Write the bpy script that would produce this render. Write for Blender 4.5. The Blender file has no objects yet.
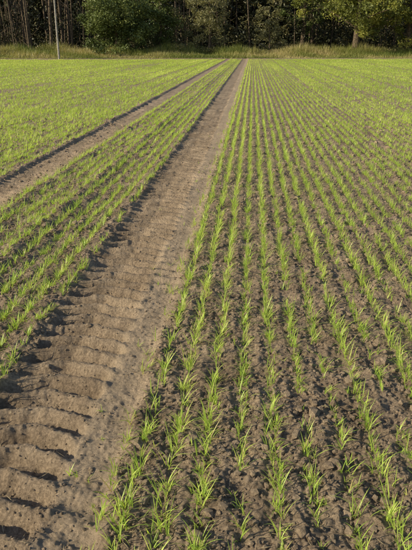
import bpy, math, numpy as np
from mathutils import Vector
R = np.random.default_rng(7)
scene = bpy.context.scene

# ------------------------------------------------------------ numpy noise
_perm = np.random.default_rng(3).permutation(4096).astype(np.int64)
def _h(ix, iy):
    return _perm[(_perm[ix & 4095] + iy) & 4095]
def gnoise(x, y):
    xi = np.floor(x).astype(np.int64); yi = np.floor(y).astype(np.int64)
    xf = x - xi; yf = y - yi
    u = xf*xf*xf*(xf*(xf*6-15)+10); v = yf*yf*yf*(yf*(yf*6-15)+10)
    def g(ix, iy, dx, dy):
        a = _h(ix, iy) * (2*math.pi/4096.0)
        return np.cos(a)*dx + np.sin(a)*dy
    n00 = g(xi, yi, xf, yf); n10 = g(xi+1, yi, xf-1, yf)
    n01 = g(xi, yi+1, xf, yf-1); n11 = g(xi+1, yi+1, xf-1, yf-1)
    return ((n00*(1-u)+n10*u)*(1-v) + (n01*(1-u)+n11*u)*v) * 1.4
def fbm(x, y, o=3):
    s = 0; a = 1.0
    for i in range(o):
        s = s + a*gnoise(x*(2**i)+17.3*i, y*(2**i)-9.1*i); a *= 0.5
    return s
def sstep(a, b, x):
    t = np.clip((x-a)/(b-a), 0, 1); return t*t*(3-2*t)
def box(x, a, b, s):
    return sstep(a-s, a+s, x)*(1-sstep(b-s, b+s, x))

SP = 0.139          # drill row spacing
ROW0 = -0.42
def edge_y(x):      # far end of the field
    return 75 + 0.16*np.clip(x, -60, 45)

def smooth_mask(x, y):
    wob = 0.045*gnoise(y*0.9, y*0+3.3)+.025*gnoise(x*4, y*4)
    return box(x+wob, -0.71, -0.49, 0.035)
def track_masks(x, y):
    wob = 0.025*gnoise(y*0.9, y*0+8.3)+.02*gnoise(x*6, y*6)
    t1 = box(x+wob, -1.20, -0.71, 0.045)
    t2 = box(x-wob, -3.08, -2.62, 0.04)
    return t1, t2
def H(x, y):
    x = np.asarray(x, float); y = np.asarray(y, float)
    d = np.hypot(x, y)
    f1 = 1-sstep(14, 40, d); f2 = 1-sstep(6, 16, d)
    t1, t2 = track_masks(x, y); sm = smooth_mask(x, y)
    rough = 1-np.clip(0.65*t1+0.55*t2+0.7*sm, 0, 1)
    z = 0.018*fbm(x*0.55, y*0.55, 2)
    row = np.cos(2*math.pi*(x-ROW0)/SP)
    z = z - 0.005*row*rough*f1
    c1 = fbm(x*7, y*7, 2); c2 = fbm(x*21+5, y*21, 2); c3 = fbm(x*38+5, y*38, 1)
    z = z + rough*f1*0.019*c1 + rough*f2*(0.013*np.abs(c2)*1.4+.008*np.abs(c3))
    z = z + (1-rough)*f2*(0.006*c2+.006*np.abs(c3)) + 0.003*f2*gnoise(x*55, y*55)
    def lug(c, t, amp, sp, ph):
        u = x-c
        p = (y + 0.04*u + 0.26*np.abs(u) + 0.02*gnoise(x*4, y*4)+.010*gnoise(x*15, y*15))/sp + ph
        fr = p-np.floor(p)
        prof = sstep(0.0, 0.38, fr)*(1-sstep(0.45, 0.85, fr))
        wear = np.clip(0.95+0.5*gnoise(x*2.3+4, y*2.3)+.25*gnoise(x*9, y*9), .3, 1.4)
        return t*(prof-0.5)*amp*wear
    z = z + (lug(-0.96, t1, 0.060, 0.150, 0) + lug(-2.84, t2, 0.045, 0.150, .3))*(1-sstep(12, 26, d))
    z = z - 0.024*t1 - 0.022*t2 - 0.010*sm
    z = z + sm*f1*0.009*np.sin((y+.4*x)*2*math.pi/.150+1.5*gnoise(x*2, y*2))*sstep(-.2, .5, gnoise(x*1.1, y*1.1+4))
    def g(c, s): return np.exp(-((x-c)/s)**2)
    z = z + (0.028*g(-1.27, .07)+0.008*g(-0.70, .03)+0.014*g(-0.45, .05)+0.022*g(-2.5, .08)+0.022*g(-3.17, .08)+0.045*g(-1.93, .12))*(0.8+0.7*gnoise(x*3, y*3)*f1)
    ey = edge_y(x)
    z = z + 0.35*sstep(-1, 6, y-ey)
    return z

# ------------------------------------------------------------ mesh helpers
def mesh_obj(name, verts, faces, nper, mats, attrs=None, midx=None, smooth=False):
    me = bpy.data.meshes.new(name)
    nv = len(verts); nf = len(faces)
    me.vertices.add(nv); me.vertices.foreach_set("co", np.ascontiguousarray(verts, np.float32).ravel())
    me.loops.add(nf*nper); me.loops.foreach_set("vertex_index", np.ascontiguousarray(faces, np.int32).ravel())
    me.polygons.add(nf); me.polygons.foreach_set("loop_start", np.arange(0, nf*nper, nper, dtype=np.int32))
    if midx is not None: me.polygons.foreach_set("material_index", np.ascontiguousarray(midx, np.int32))
    me.polygons.foreach_set("use_smooth", np.full(nf, smooth, bool))
    for m in mats: me.materials.append(m)
    if attrs:
        for k, a in attrs.items():
            at = me.attributes.new(k, 'FLOAT', 'POINT'); at.data.foreach_set("value", np.ascontiguousarray(a, np.float32))
    me.update(calc_edges=True)
    ob = bpy.data.objects.new(name, me); scene.collection.objects.link(ob)
    return ob

class Acc:
    def __init__(s): s.v = []; s.f = []; s.m = []; s.a = []; s.n = 0
    def add(s, v, f, m, a):
        s.v.append(v); s.f.append(f+s.n); s.m.append(np.full(len(f), m)); s.a.append(np.broadcast_to(a, (len(v),)).astype(float)); s.n += len(v)
    def obj(s, name, mats):
        return mesh_obj(name, np.concatenate(s.v), np.concatenate(s.f), 4, mats, {"var": np.concatenate(s.a)}, np.concatenate(s.m))

def blades(base, az, L, w, th0, kap, K, twist=0.0):
    N = len(base)
    t = np.linspace(0, 1, K+1)
    P = np.zeros((N, K+1, 3)); P[:, 0] = base
    ca, sa = np.cos(az), np.sin(az)
    for i in range(K):
        th = th0 + kap*(i+0.5)/K
        dl = L/K
        P[:, i+1, 0] = P[:, i, 0] + ca*np.sin(th)*dl
        P[:, i+1, 1] = P[:, i, 1] + sa*np.sin(th)*dl
        P[:, i+1, 2] = P[:, i, 2] + np.cos(th)*dl
    prof = np.array([0.55 + 0.45*min(1, tt*3) if tt < .5 else (1-(tt-.5)/.5)**0.8*0.97+0.03 for tt in t])
    tw = (R.random(N)-.5)*twist
    sx = -np.sin(az+tw); sy = np.cos(az+tw)
    hw = (w[:, None]*prof[None]/2)
    S = np.zeros((N, K+1, 3)); S[:, :, 0] = sx[:, None]*hw; S[:, :, 1] = sy[:, None]*hw
    V = np.stack([P-S, P+S], 2).reshape(N, (K+1)*2, 3)
    b = np.arange(K)*2
    F1 = np.stack([b, b+1, b+3, b+2], 1)
    F = (F1[None]+(np.arange(N)*(K+1)*2)[:, None, None]).reshape(-1, 4)
    return V.reshape(-1, 3), F, np.repeat(np.tile(t, (N, 1)), 2, axis=1).reshape(-1)

# ------------------------------------------------------------ materials
def newmat(name):
    m = bpy.data.materials.new(name); m.use_nodes = True
    nt = m.node_tree; nt.nodes.clear()
    out = nt.nodes.new('ShaderNodeOutputMaterial')
    return m, nt, out
def leafmat(name, ramp, transl=0.35, rough=0.5, spec=0.3, tmul=1.25, tb=.55):
    m, nt, out = newmat(name)
    at = nt.nodes.new('ShaderNodeAttribute'); at.attribute_name = 'var'
    cr = nt.nodes.new('ShaderNodeValToRGB')
    while len(cr.color_ramp.elements) < len(ramp): cr.color_ramp.elements.new(0.5)
    for e, (p, c) in zip(cr.color_ramp.elements, ramp): e.position = p; e.color = (*c, 1)
    nt.links.new(at.outputs['Fac'], cr.inputs[0])
    p = nt.nodes.new('ShaderNodeBsdfPrincipled'); p.inputs['Roughness'].default_value = rough
    p.inputs['Specular IOR Level'].default_value = spec
    nt.links.new(cr.outputs[0], p.inputs['Base Color'])
    if transl <= 0:
        nt.links.new(p.outputs[0], out.inputs[0]); return m
    tr = nt.nodes.new('ShaderNodeBsdfTranslucent')
    mul = nt.nodes.new('ShaderNodeMix'); mul.data_type = 'RGBA'; mul.blend_type = 'MULTIPLY'; mul.inputs[0].default_value = 1
    nt.links.new(cr.outputs[0], mul.inputs[6]); mul.inputs[7].default_value = (tmul*1.05, tmul, tmul*tb, 1)
    nt.links.new(mul.outputs[2], tr.inputs[0])
    mx = nt.nodes.new('ShaderNodeMixShader'); mx.inputs[0].default_value = transl
    nt.links.new(p.outputs[0], mx.inputs[1]); nt.links.new(tr.outputs[0], mx.inputs[2])
    nt.links.new(mx.outputs[0], out.inputs[0])
    return m
wheat = leafmat('wheat_leaf', [(0, (.50, .40, .18)), (.06, (.56, .56, .17)), (.3, (.35, .52, .085)), (.7, (.56, .71, .14)), (1, (.74, .82, .25))], .45, .4, .45, 1.35, .7)

def soilmat():
    m, nt, out = newmat('soil')
    N = nt.nodes.new; Lk = nt.links.new
    tc = N('ShaderNodeNewGeometry')
    p = N('ShaderNodeBsdfPrincipled'); p.inputs['Roughness'].default_value = .95; p.inputs['Specular IOR Level'].default_value = .15
    n1 = N('ShaderNodeTexNoise'); n1.inputs['Scale'].default_value = 3.2; n1.inputs['Detail'].default_value = 8; n1.inputs['Roughness'].default_value = .62
    n2 = N('ShaderNodeTexNoise'); n2.inputs['Scale'].default_value = 75; n2.inputs['Detail'].default_value = 6; n2.inputs['Roughness'].default_value = .75
    for n in (n1, n2): Lk(tc.outputs['Position'], n.inputs['Vector'])
    cr = N('ShaderNodeValToRGB'); e = cr.color_ramp.elements
    e[0].position = .3; e[0].color = (.26, .195, .138, 1); e[1].position = .7; e[1].color = (.54, .42, .305, 1)
    Lk(n1.outputs[0], cr.inputs[0])
    cr2 = N('ShaderNodeValToRGB'); e = cr2.color_ramp.elements
    e[0].position = .3; e[0].color = (.38, .38, .38, 1); e[1].position = .68; e[1].color = (1.36, 1.35, 1.33, 1)
    Lk(n2.outputs[0], cr2.inputs[0])
    mu = N('ShaderNodeMix'); mu.data_type = 'RGBA'; mu.blend_type = 'MULTIPLY'; mu.inputs[0].default_value = 1
    Lk(cr.outputs[0], mu.inputs[6]); Lk(cr2.outputs[0], mu.inputs[7])
    a = N('ShaderNodeAttribute'); a.attribute_name = 'smooth'
    mx = N('ShaderNodeMix'); mx.data_type = 'RGBA'
    mm = N('ShaderNodeMath'); mm.operation = 'MULTIPLY'; mm.inputs[1].default_value = .45
    Lk(a.outputs['Fac'], mm.inputs[0]); Lk(mm.outputs[0], mx.inputs[0]); Lk(mu.outputs[2], mx.inputs[6]); mx.inputs[7].default_value = (.66, .52, .37, 1)
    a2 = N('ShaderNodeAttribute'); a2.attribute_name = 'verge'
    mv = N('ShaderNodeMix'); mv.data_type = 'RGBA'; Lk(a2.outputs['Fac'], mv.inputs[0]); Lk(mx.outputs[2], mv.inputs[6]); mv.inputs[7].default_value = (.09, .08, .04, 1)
    Lk(mv.outputs[2], p.inputs['Base Color'])
    vo = N('ShaderNodeTexVoronoi'); vo.inputs['Scale'].default_value = 70; Lk(tc.outputs['Position'], vo.inputs['Vector'])
    b1 = N('ShaderNodeBump'); b1.inputs['Strength'].default_value = 1.0; b1.inputs['Distance'].default_value = .018; Lk(n2.outputs[0], b1.inputs['Height'])
    b2 = N('ShaderNodeBump'); b2.inputs['Strength'].default_value = .45; b2.inputs['Distance'].default_value = .008; b2.invert = True
    Lk(vo.outputs['Distance'], b2.inputs['Height']); Lk(b1.outputs[0], b2.inputs['Normal']); Lk(b2.outputs[0], p.inputs['Normal'])
    Lk(p.outputs[0], out.inputs[0])
    return m
soil = soilmat()
def plain(name, c, c2, scale, rough=.9):
    m, nt, out = newmat(name); N = nt.nodes.new; Lk = nt.links.new
    p = N('ShaderNodeBsdfPrincipled'); p.inputs['Roughness'].default_value = rough; p.inputs['Specular IOR Level'].default_value = .2
    g = N('ShaderNodeNewGeometry'); n = N('ShaderNodeTexNoise'); n.inputs['Scale'].default_value = scale; n.inputs['Detail'].default_value = 5
    Lk(g.outputs['Position'], n.inputs['Vector'])
    cr = N('ShaderNodeValToRGB'); e = cr.color_ramp.elements; e[0].position = .35; e[1].position = .65; e[0].color = (*c, 1); e[1].color = (*c2, 1)
    Lk(n.outputs[0], cr.inputs[0]); Lk(cr.outputs[0], p.inputs['Base Color'])
    b = N('ShaderNodeBump'); b.inputs['Distance'].default_value = .02; Lk(n.outputs[0], b.inputs['Height']); Lk(b.outputs[0], p.inputs['Normal'])
    Lk(p.outputs[0], out.inputs[0]); return m

# ------------------------------------------------------------ ground sheet
yn = [0.7]
while yn[-1] < 12: yn.append(yn[-1]*1.0033 + 0.0006)
while yn[-1] < 130: yn.append(yn[-1]*1.007)
ys = np.concatenate([[-400, -120, -40, -12, -4, -1.5, -.6, 0, .25, .45, .6], yn, [160, 220, 400, 900]])
u = np.linspace(-1, 1, 961)
core = np.clip(u, -.9, .9)/.9
ext = np.sign(u)*np.clip(np.abs(u)-.9, 0, None)/.1
W = 2.0 + 0.46*np.clip(ys, 0, 130)
C = -0.06*np.clip(ys, 0, 130)
X = C[:, None] + W[:, None]*core[None] + ext[None]**3*600
Y = np.repeat(ys[:, None], len(u), 1)
Z = H(X, Y)
nr, nc = X.shape
idx = np.arange(nr*nc).reshape(nr, nc)
F = np.stack([idx[:-1, :-1], idx[:-1, 1:], idx[1:, 1:], idx[1:, :-1]], -1).reshape(-1, 4)
sm = smooth_mask(X, Y)*0.9
t1, t2 = track_masks(X, Y)
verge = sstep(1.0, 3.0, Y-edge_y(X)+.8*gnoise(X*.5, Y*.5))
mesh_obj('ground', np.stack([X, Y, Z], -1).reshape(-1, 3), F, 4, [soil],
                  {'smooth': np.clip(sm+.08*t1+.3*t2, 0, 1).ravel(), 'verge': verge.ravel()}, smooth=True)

# ------------------------------------------------------------ wheat rows
rows_x = []
for i in range(-450, 450):
    x = ROW0 + i*SP
    if -1.24 < x < ROW0-.01 or -3.13 < x < -2.55: continue
    rows_x.append(x)
rows_x = np.array(rows_x)
rowf = R.normal(0, .15, 2000)
def streak(x, y):
    k = np.clip(np.round((x-ROW0)/SP).astype(int)+900, 0, 1999)
    far = sstep(10, 30, np.hypot(x, y))
    return rowf[k]*(1+.6*far) + (.22+.25*far)*gnoise(x*1.6+7, y*.05)

def plants(P, K, wm, small=1.0, nb=4):
    stv = streak(P[:, 0], P[:, 1])
    near = 1-.10*(1-sstep(2, 5, np.hypot(P[:, 0], P[:, 1])))
    vig = small*near*(1 + .28*fbm(P[:, 0]*1.2+3, P[:, 1]*1.2, 2)+.5*stv)*R.uniform(.6, 1.2, len(P))
    vig = np.clip(vig, .4, 1.4)
    base = np.repeat(P, nb, 0); vigr = np.repeat(vig, nb); st = np.repeat(stv, nb)
    N = len(base)
    prand = np.repeat(R.random(len(P)), nb)
    base = base + R.normal(0, .003, (N, 2))
    z = H(base[:, 0], base[:, 1])-.004
    az = R.random(N)*2*math.pi
    L = (0.050+0.070*R.random(N))*vigr
    w = (0.0025+0.0025*R.random(N))*wm
    th0 = .03+.45*R.random(N); kap = .2+1.8*R.random(N)**1.4
    V, Fc, t = blades(np.column_stack([base, z]), az, L, w, th0, kap, K, 1.0)
    big = fbm(base[:, 0]*.15+2, base[:, 1]*.07, 2)
    var = np.clip(.4*prand+.45*R.random(N)+.15*(vigr-1)+.12+.3*st+.15*big, .08, 1)
    old = R.random(N) < .04
    var[old] = R.random(old.sum())*.06
    va = np.repeat(var, (K+1)*2)
    return V, Fc, np.clip(va + .14*(t-.5)*(va > .07), 0, 1)
def gen_band(d0, d1, K):
    B = []
    ym = .5*(d0+d1)
    for x in rows_x:
        y0 = max(d0, (abs(x)-3.5)/(.62 if x < 0 else .47)); y1 = min(d1, float(edge_y(x))-0.3)
        if y1 <= y0: continue
        dens = 56*min(1, (8/ym)**.87)*(1.1 if x < -1.2 else 1)
        n = int((y1-y0)*dens)
        if n < 1: continue
        B.append(np.stack([np.full(n, x), y0 + (y1-y0)*R.random(n)], 1))
    n = int((d1-d0)*20*min(1, (8/ym)**.85))
    if d0 < 40: B.append(np.stack([np.full(n, -.515), d0 + (d1-d0)*R.random(n)], 1))
    P = np.concatenate(B)
    gap = fbm(P[:, 0]*6.1, P[:, 1]*2.6, 2)
    patch = fbm(P[:, 0]*.9, P[:, 1]*.7, 2)
    keep = gap + 0.6*R.random(len(P)) + .25*patch + 1.1*streak(P[:, 0], P[:, 1]) > -0.10
    P = P[keep]
    P[:, 0] += R.normal(0, .011, len(P)) + .014*gnoise(P[:, 0]*3, P[:, 1]*1.1)
    return plants(P, K, max(1, (ym/8)**.82), nb=4 if d0 < 16 else 3)
Vs, Fs, As, n = [], [], [], 0
edges = [-0.8, 3.5, 6, 9, 12, 16, 21, 28, 37, 48, 62, 95]
Ks = [5, 4, 3, 3, 3, 2, 2, 2, 2, 2, 2]
for a, b, K in zip(edges[:-1], edges[1:], Ks):
    r = gen_band(a, b, K)
    Vs.append(r[0]); Fs.append(r[1]+n); As.append(r[2]); n += len(r[0])
NP = 1900
py_ = .8+12*R.random(NP)**1.3; px_ = (R.random(NP)*2-1)*(2+.5*py_)
tt = track_masks(px_, py_); kp = (tt[0]+tt[1] < .3) | (R.random(NP) < .08)
r = plants(np.column_stack([px_, py_])[kp], 4, 1, .6)
Vs.append(r[0]); Fs.append(r[1]+n); As.append(r[2]); n += len(r[0])
mesh_obj('winter_wheat', np.concatenate(Vs), np.concatenate(Fs), 4, [wheat], {'var': np.concatenate(As)})
print('wheat verts', n)

# ------------------------------------------------------------ clods
def icosa():
    p = (1+5**.5)/2
    v = np.array([(-1, p, 0), (1, p, 0), (-1, -p, 0), (1, -p, 0), (0, -1, p), (0, 1, p), (0, -1, -p), (0, 1, -p), (p, 0, -1), (p, 0, 1), (-p, 0, -1), (-p, 0, 1)], float)
    v /= np.linalg.norm(v[0])
    f = np.array([(0, 11, 5), (0, 5, 1), (0, 1, 7), (0, 7, 10), (0, 10, 11), (1, 5, 9), (5, 11, 4), (11, 10, 2), (10, 7, 6), (7, 1, 8), (3, 9, 4), (3, 4, 2), (3, 2, 6), (3, 6, 8), (3, 8, 9), (4, 9, 5), (2, 4, 11), (6, 2, 10), (8, 6, 7), (9, 8, 1)])
    return v, f
iv, jf = icosa()
NC = 120000
cy = 0.9 + 13*R.random(NC)**1.7
cx = (R.random(NC)*2-1)*(2.0+.45*cy)-.06*cy
m1, m2 = track_masks(cx, cy); ms = smooth_mask(cx, cy)
s = np.clip(np.exp(R.normal(math.log(.0046), .6, NC)), .002, .024)
keep = R.random(NC) > np.clip(.5*m1+.5*m2+.6*ms+(m1+ms > .3)*(s > .007), 0, .995)
cl = fbm(cx*2.5, cy*2.5, 2)+.5*R.random(NC) > -.2
cx, cy, s = cx[keep & cl], cy[keep & cl], s[keep & cl]; NC = len(cx)
s = s*(1+.05*cy)
V = iv[None]*(1+R.uniform(-.30, .30, (NC, 12, 1)))*s[:, None, None]*R.uniform(.7, 1.35, (NC, 1, 3))
V[:, :, 2] *= .75
a = R.random(NC)*6.28; ca, sa = np.cos(a)[:, None], np.sin(a)[:, None]
vx = V[:, :, 0]*ca-V[:, :, 1]*sa; vy = V[:, :, 0]*sa+V[:, :, 1]*ca
V = np.stack([vx+cx[:, None], vy+cy[:, None], V[:, :, 2]+(H(cx, cy)+s*.15)[:, None]], -1)
Fc = (jf[None]+(np.arange(NC)*12)[:, None, None]).reshape(-1, 3)
mesh_obj('soil_clods', V.reshape(-1, 3), Fc, 3, [soil], {'smooth': np.repeat(R.random(NC)*.4, 12), 'verge': np.zeros(NC*12)})

# straw bits
NS = 3200
sy = .9+9*R.random(NS)**1.5; sx = (R.random(NS)*2-1)*(2+.45*sy)
straw = leafmat('straw_bits', [(0, (.34, .25, .14)), (1, (.62, .5, .3))], .1)
V, Fc, t = blades(np.column_stack([sx, sy, H(sx, sy)+.006]), R.random(NS)*6.28, .012+.045*R.random(NS), .0018+.002*R.random(NS), 1.35+.3*R.random(NS), R.normal(0, .2, NS), 2, 1)
mesh_obj('straw', V, Fc, 4, [straw], {'var': np.repeat(R.random(NS), 6)})

# ------------------------------------------------------------ verge
def gz(x, y): return H(np.array([x]), np.array([y]))[0]
vg = leafmat('verge_grass', [(0, (.14, .19, .05)), (.35, (.28, .31, .09)), (.65, (.44, .41, .18)), (1, (.62, .53, .30))], .3)
NV = 90000
vx = -60+115*R.random(NV); off = R.random(NV)**1.1*6.5
vy = edge_y(vx)+1.2+off
n_ = fbm(vx*.25, vy*.3, 3)
L = (.16+.35*sstep(0, 2.2, off)+.60*sstep(2, 5, off))*(1+.7*n_)*(.6+.7*R.random(NV))
var = np.clip(.45+.65*fbm(vx*.12+9, vy*.35, 3)+.35*(R.random(NV)-.5), 0, 1)
V, Fc, t = blades(np.column_stack([vx, vy, H(vx, vy)]), R.random(NV)*6.28, np.clip(L, .1, 2), .02+.03*R.random(NV), R.random(NV)*.35, .2+.8*R.random(NV), 2, 1)
mesh_obj('verge_grass', V, Fc, 4, [vg], {'var': np.repeat(var, 6)})

# ------------------------------------------------------------ trees
bark = plain('bark', (.055, .043, .032), (.17, .13, .09), 6)
def tube(acc, pts, rads, seg=8, m=0, a=.5):
    pts = np.array(pts, float); n = len(pts); V = []
    for i in range(n):
        d = pts[min(i+1, n-1)]-pts[max(i-1, 0)]; d /= np.linalg.norm(d)+1e-9
        up = np.array([1, 0, 0]) if abs(d[0]) < .8 else np.array([0, 1, 0])
        p = np.cross(d, up); p /= np.linalg.norm(p); q = np.cross(d, p)
        an = np.arange(seg)*2*math.pi/seg
        V.append(pts[i]+rads[i]*(np.cos(an)[:, None]*p+np.sin(an)[:, None]*q))
    V = np.concatenate(V); F = []
    for i in range(n-1):
        for j in range(seg):
            F.append((i*seg+j, i*seg+(j+1) % seg, (i+1)*seg+(j+1) % seg, (i+1)*seg+j))
    acc.add(V, np.array(F), m, a)
def leaves(acc, cen, rad, n, size, m=1, shell=.5, va=None):
    cen = np.asarray(cen, float); M = len(cen); rad = np.asarray(rad, float)
    if rad.ndim == 1: rad = np.repeat(rad[:, None], 3, 1)
    N = M*n
    dirs = R.normal(size=(N, 3)); dirs /= np.linalg.norm(dirs, axis=1)[:, None]
    r = R.random(N)**shell
    P = np.repeat(cen, n, 0)+dirs*r[:, None]*np.repeat(rad, n, 0)
    a = R.normal(size=(N, 3)); a[:, 2] *= .7; a /= np.linalg.norm(a, axis=1)[:, None]
    b = np.cross(a, R.normal(size=(N, 3))); b /= np.linalg.norm(b, axis=1)[:, None]
    s = size*(.6+.8*R.random(N))[:, None]
    V = np.stack([P-a*s, P+b*s*.45, P+a*s, P-b*s*.45], 1).reshape(-1, 3)
    F = np.arange(N*4).reshape(N, 4)
    cv = np.repeat(R.random(M) if va is None else np.broadcast_to(va, (M,)), n)
    acc.add(V, F, m, np.repeat(np.clip(cv*.6+.4*R.random(N), 0, 1), 4))
def tree(name, x, y, h, r, crown0, lm, nclump=70, nleaf=160, lsize=.14, tr=.25, lean=0, crad=.9, flat=1.0, nlimb=12):
    acc = Acc(); z0 = gz(x, y)-.1
    top = np.array([x+lean, y, z0+h*.93])
    pts = [np.array([x, y, z0])*(1-t)+top*t+np.array([.25*math.sin(3*t+x), .2*math.sin(4*t+y), 0])*t for t in np.linspace(0, 1, 8)]
    tube(acc, pts, [tr*(1.25-1.15*t) for t in np.linspace(0, 1, 8)], 9)
    cen = []
    for i in range(nlimb):
        t = (crown0+.05)/h+(0.9-crown0/h)*(i+.5)/nlimb
        b = pts[0]*(1-t)+top*t; an = i*2.4+R.random()
        ln = r*(.6+.4*R.random())*(1-.35*abs(t-.4))
        e = b+np.array([math.cos(an)*ln, math.sin(an)*ln, ln*(.15+.5*R.random())])
        mid = (b+e)/2+R.normal(0, .15, 3)
        tube(acc, [b, mid, e], [tr*.35*(1.1-t), tr*.2*(1.1-t)+.01, .012], 5)
        cen += [e, mid+R.normal(0, .3, 3)]
    cz = z0+(crown0+h)/2; hz = (h-crown0)/2
    while len(cen) < nclump:
        d = R.normal(size=3); d /= np.linalg.norm(d); q = R.random()**.4
        wob = 1+.25*math.sin(5*d[0]+x)+.2*math.cos(4*d[2]+y)
        cen.append(np.array([x+lean*.5, y, cz])+d*q*wob*np.array([r, r*flat, hz]))
    cen = np.array(cen); cen[:, 2] = np.maximum(cen[:, 2], z0+crown0*.8+.3)
    rr = crad*(.55+.8*R.random(len(cen)))
    leaves(acc, cen, np.stack([rr, rr, rr*.75], 1), nleaf, lsize, 1, .6)
    return acc.obj(name, [bark, lm])

evergreen = leafmat('evergreen_leaf', [(0, (.055, .075, .023)), (.6, (.12, .16, .048)), (1, (.24, .28, .09))], .15, .5, .3)
paleleaf = leafmat('pale_leaf', [(0, (.14, .14, .07)), (1, (.34, .33, .17))], .3)
oakleaf = leafmat('oak_leaf', [(0, (.08, .10, .028)), (.6, (.20, .23, .05)), (1, (.48, .45, .11))], .25)
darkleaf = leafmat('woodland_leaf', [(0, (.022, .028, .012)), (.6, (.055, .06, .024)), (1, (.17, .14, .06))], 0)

tree('holly_tree', -17.2, 79, 7.2, 5.0, .2, evergreen, 110, 240, .15, .22, crad=1.15, flat=.8)
tree('holly_tree', -12.2, 83, 8.5, 2.6, .2, evergreen, 40, 200, .15, .2, crad=1.0)
tree('willow_tree', -5.6, 81, 9, 2.9, .8, paleleaf, 50, 110, .13, .16, crad=.75)
tree('willow_tree', -9.0, 84, 10, 2.0, .6, paleleaf, 26, 90, .13, .14, crad=.7)
tree('hazel_tree', 2.2, 85, 6.5, 2.4, .3, paleleaf, 34, 90, .13, .12, crad=.7)
tree('oak_tree', 13.2, 83, 13, 6.6, 2.4, oakleaf, 130, 180, .16, .38, crad=1.1)
tree('oak_tree', 20.5, 86, 12, 4.8, 1.5, oakleaf, 80, 180, .16, .35, crad=1.1)
tree('oak_tree', 7.0, 91, 14, 4.2, 3.2, evergreen, 55, 120, .16, .3, crad=1.0)
tree('holly_tree', 25.0, 87, 7, 3.6, .2, evergreen, 70, 200, .15, .2, crad=1.0)

# woodland mass
acc = Acc()
for i in range(220):
    x = -46+96*R.random(); y = 87+38*R.random()+.16*x
    if R.random() < .2: x = -44+24*R.random(); y = 84+12*R.random()+.16*x
    h = 13+5*R.random(); r = .06+.18*R.random()**2.2
    z0 = gz(x, y)-.1; l = R.normal(0, 1.1, 2)
    tube(acc, [(x, y, z0), (x+l[0]*.3, y+l[1]*.3, z0+h*.4), (x+l[0], y+l[1], z0+h)], [r*1.2, r*.85, r*.3], 6, 0)
    for j in range(5):
        hh = z0+.8+R.random()*7; an = R.random()*6.28; ln = 1+2*R.random(); b = np.array([x+l[0]*.3*(hh/h), y, hh])
        tube(acc, [b, b+np.array([math.cos(an)*ln, math.sin(an)*ln, ln*.6])], [r*.25, .01], 4, 0)
M = 480   # canopy
c = np.column_stack([-50+104*R.random(M), 88+40*R.random(M), 7.5+9*R.random(M)]); c[:, 1] += .16*c[:, 0]
leaves(acc, c, 1.8+1.2*R.random(M), 60, .40, 1, .6)
M = 1150   # understorey
c = np.column_stack([-50+104*R.random(M), 86+26*R.random(M)**.9, .3+6.0*R.random(M)**1.5]); c[:, 1] += .16*c[:, 0]
leaves(acc, c, .5+1.0*R.random(M), 75, .17, 1, .6)
M = 1900   # deep thicket closing the view through the wood
c = np.column_stack([-90+170*R.random(M), 118+12*R.random(M), .3+13*R.random(M)]); c[:, 1] += .16*c[:, 0]
leaves(acc, c, 2.0+R.random(M), 45, .65, 1, .6)
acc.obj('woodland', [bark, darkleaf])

# hedgerow scrub at the wood edge
acc = Acc(); M = 560
hx = -52+102*R.random(M); hy = edge_y(hx)+5.5+3*R.random(M)
hh = np.clip(.6+1.0*fbm(hx*.18, hy*0+2, 3), .1, 2.1)
c = np.column_stack([hx, hy, .35+hh*R.random(M)])
leaves(acc, c, np.stack([.7+.4*R.random(M), .6+0*hx, .35+.25*R.random(M)], 1), 80, .10, 0, .6)
hedge = leafmat('bramble_leaf', [(0, (.07, .09, .03)), (.5, (.17, .18, .06)), (.8, (.31, .26, .13)), (1, (.45, .38, .21))], .25)
acc.obj('bramble_hedge', [hedge])

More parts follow.
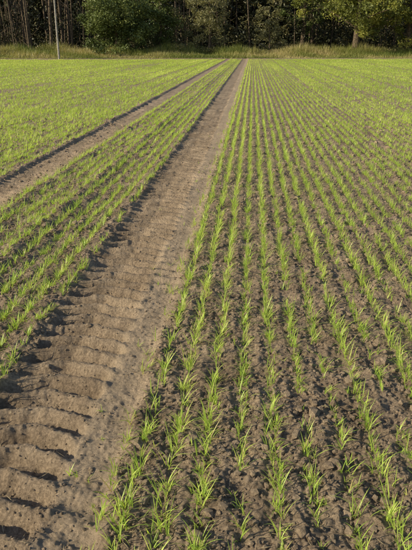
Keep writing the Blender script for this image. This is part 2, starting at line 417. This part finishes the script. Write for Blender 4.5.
# utility pole
acc = Acc(); px, py = -22.4, 71.5; z0 = gz(px, py)-.2
tube(acc, [(px, py, z0), (px, py, z0+4), (px+.03, py, z0+8.6)], [.12, .11, .09], 12, 0)
def beam(a, b, w, h):
    a = np.array(a, float); b = np.array(b, float)
    V = np.array([(p[0], p[1]+sy_*w/2, p[2]+sz*h/2) for p in (a, b) for sy_ in (-1, 1) for sz in (-1, 1)])
    acc.add(V, np.array([(0, 1, 3, 2), (4, 6, 7, 5), (0, 4, 5, 1), (2, 3, 7, 6), (0, 2, 6, 4), (1, 5, 7, 3)]), 0, .5)
beam((px-.8, py-.17, z0+8.2), (px+.8, py-.17, z0+8.2), .1, .12)
for dx in (-.7, 0, .7):
    tube(acc, [(px+dx, py-.17, z0+8.26), (px+dx, py-.17, z0+8.36), (px+dx, py-.17, z0+8.42)], [.03, .06, .02], 8, 1)
acc.obj('utility_pole', [plain('pole_wood', (.26, .24, .21), (.42, .40, .36), 8), plain('porcelain', (.3, .2, .15), (.4, .3, .2), 5, .3)])

# ------------------------------------------------------------ light
EL, AZ = 25, -113      # sun low, to the left and slightly behind the camera
sv = Vector((math.sin(math.radians(AZ))*math.cos(math.radians(EL)), math.cos(math.radians(AZ))*math.cos(math.radians(EL)), math.sin(math.radians(EL))))
ld = bpy.data.lights.new('sun', 'SUN'); ld.energy = 5.0; ld.angle = math.radians(.5); ld.color = (1, .87, .61)
lo = bpy.data.objects.new('sun', ld); lo.rotation_euler = (-sv).to_track_quat('-Z', 'Y').to_euler(); lo.location = (-20, 0, 20); scene.collection.objects.link(lo)
w = bpy.data.worlds.new('World'); scene.world = w; w.use_nodes = True
nt = w.node_tree; bg = nt.nodes['Background']; sk = nt.nodes.new('ShaderNodeTexSky'); sk.sky_type = 'NISHITA'; sk.sun_disc = False
sk.sun_elevation = math.radians(EL); sk.sun_rotation = math.radians(AZ % 360)
nt.links.new(sk.outputs[0], bg.inputs[0]); bg.inputs[1].default_value = .11

# ------------------------------------------------------------ camera
cd = bpy.data.cameras.new('camera'); cd.sensor_fit = 'VERTICAL'; cd.sensor_height = 24; cd.lens = 24*590/550
cd.clip_start = .05; cd.clip_end = 3000
co = bpy.data.objects.new('camera', cd); co.location = (0, 0, 1.6)
co.rotation_euler = (math.radians(90-21.3), 0, math.radians(4.24)); scene.collection.objects.link(co)
scene.camera = co
scene.view_settings.view_transform = 'Standard'; scene.view_settings.look = 'None'; scene.view_settings.exposure = 0
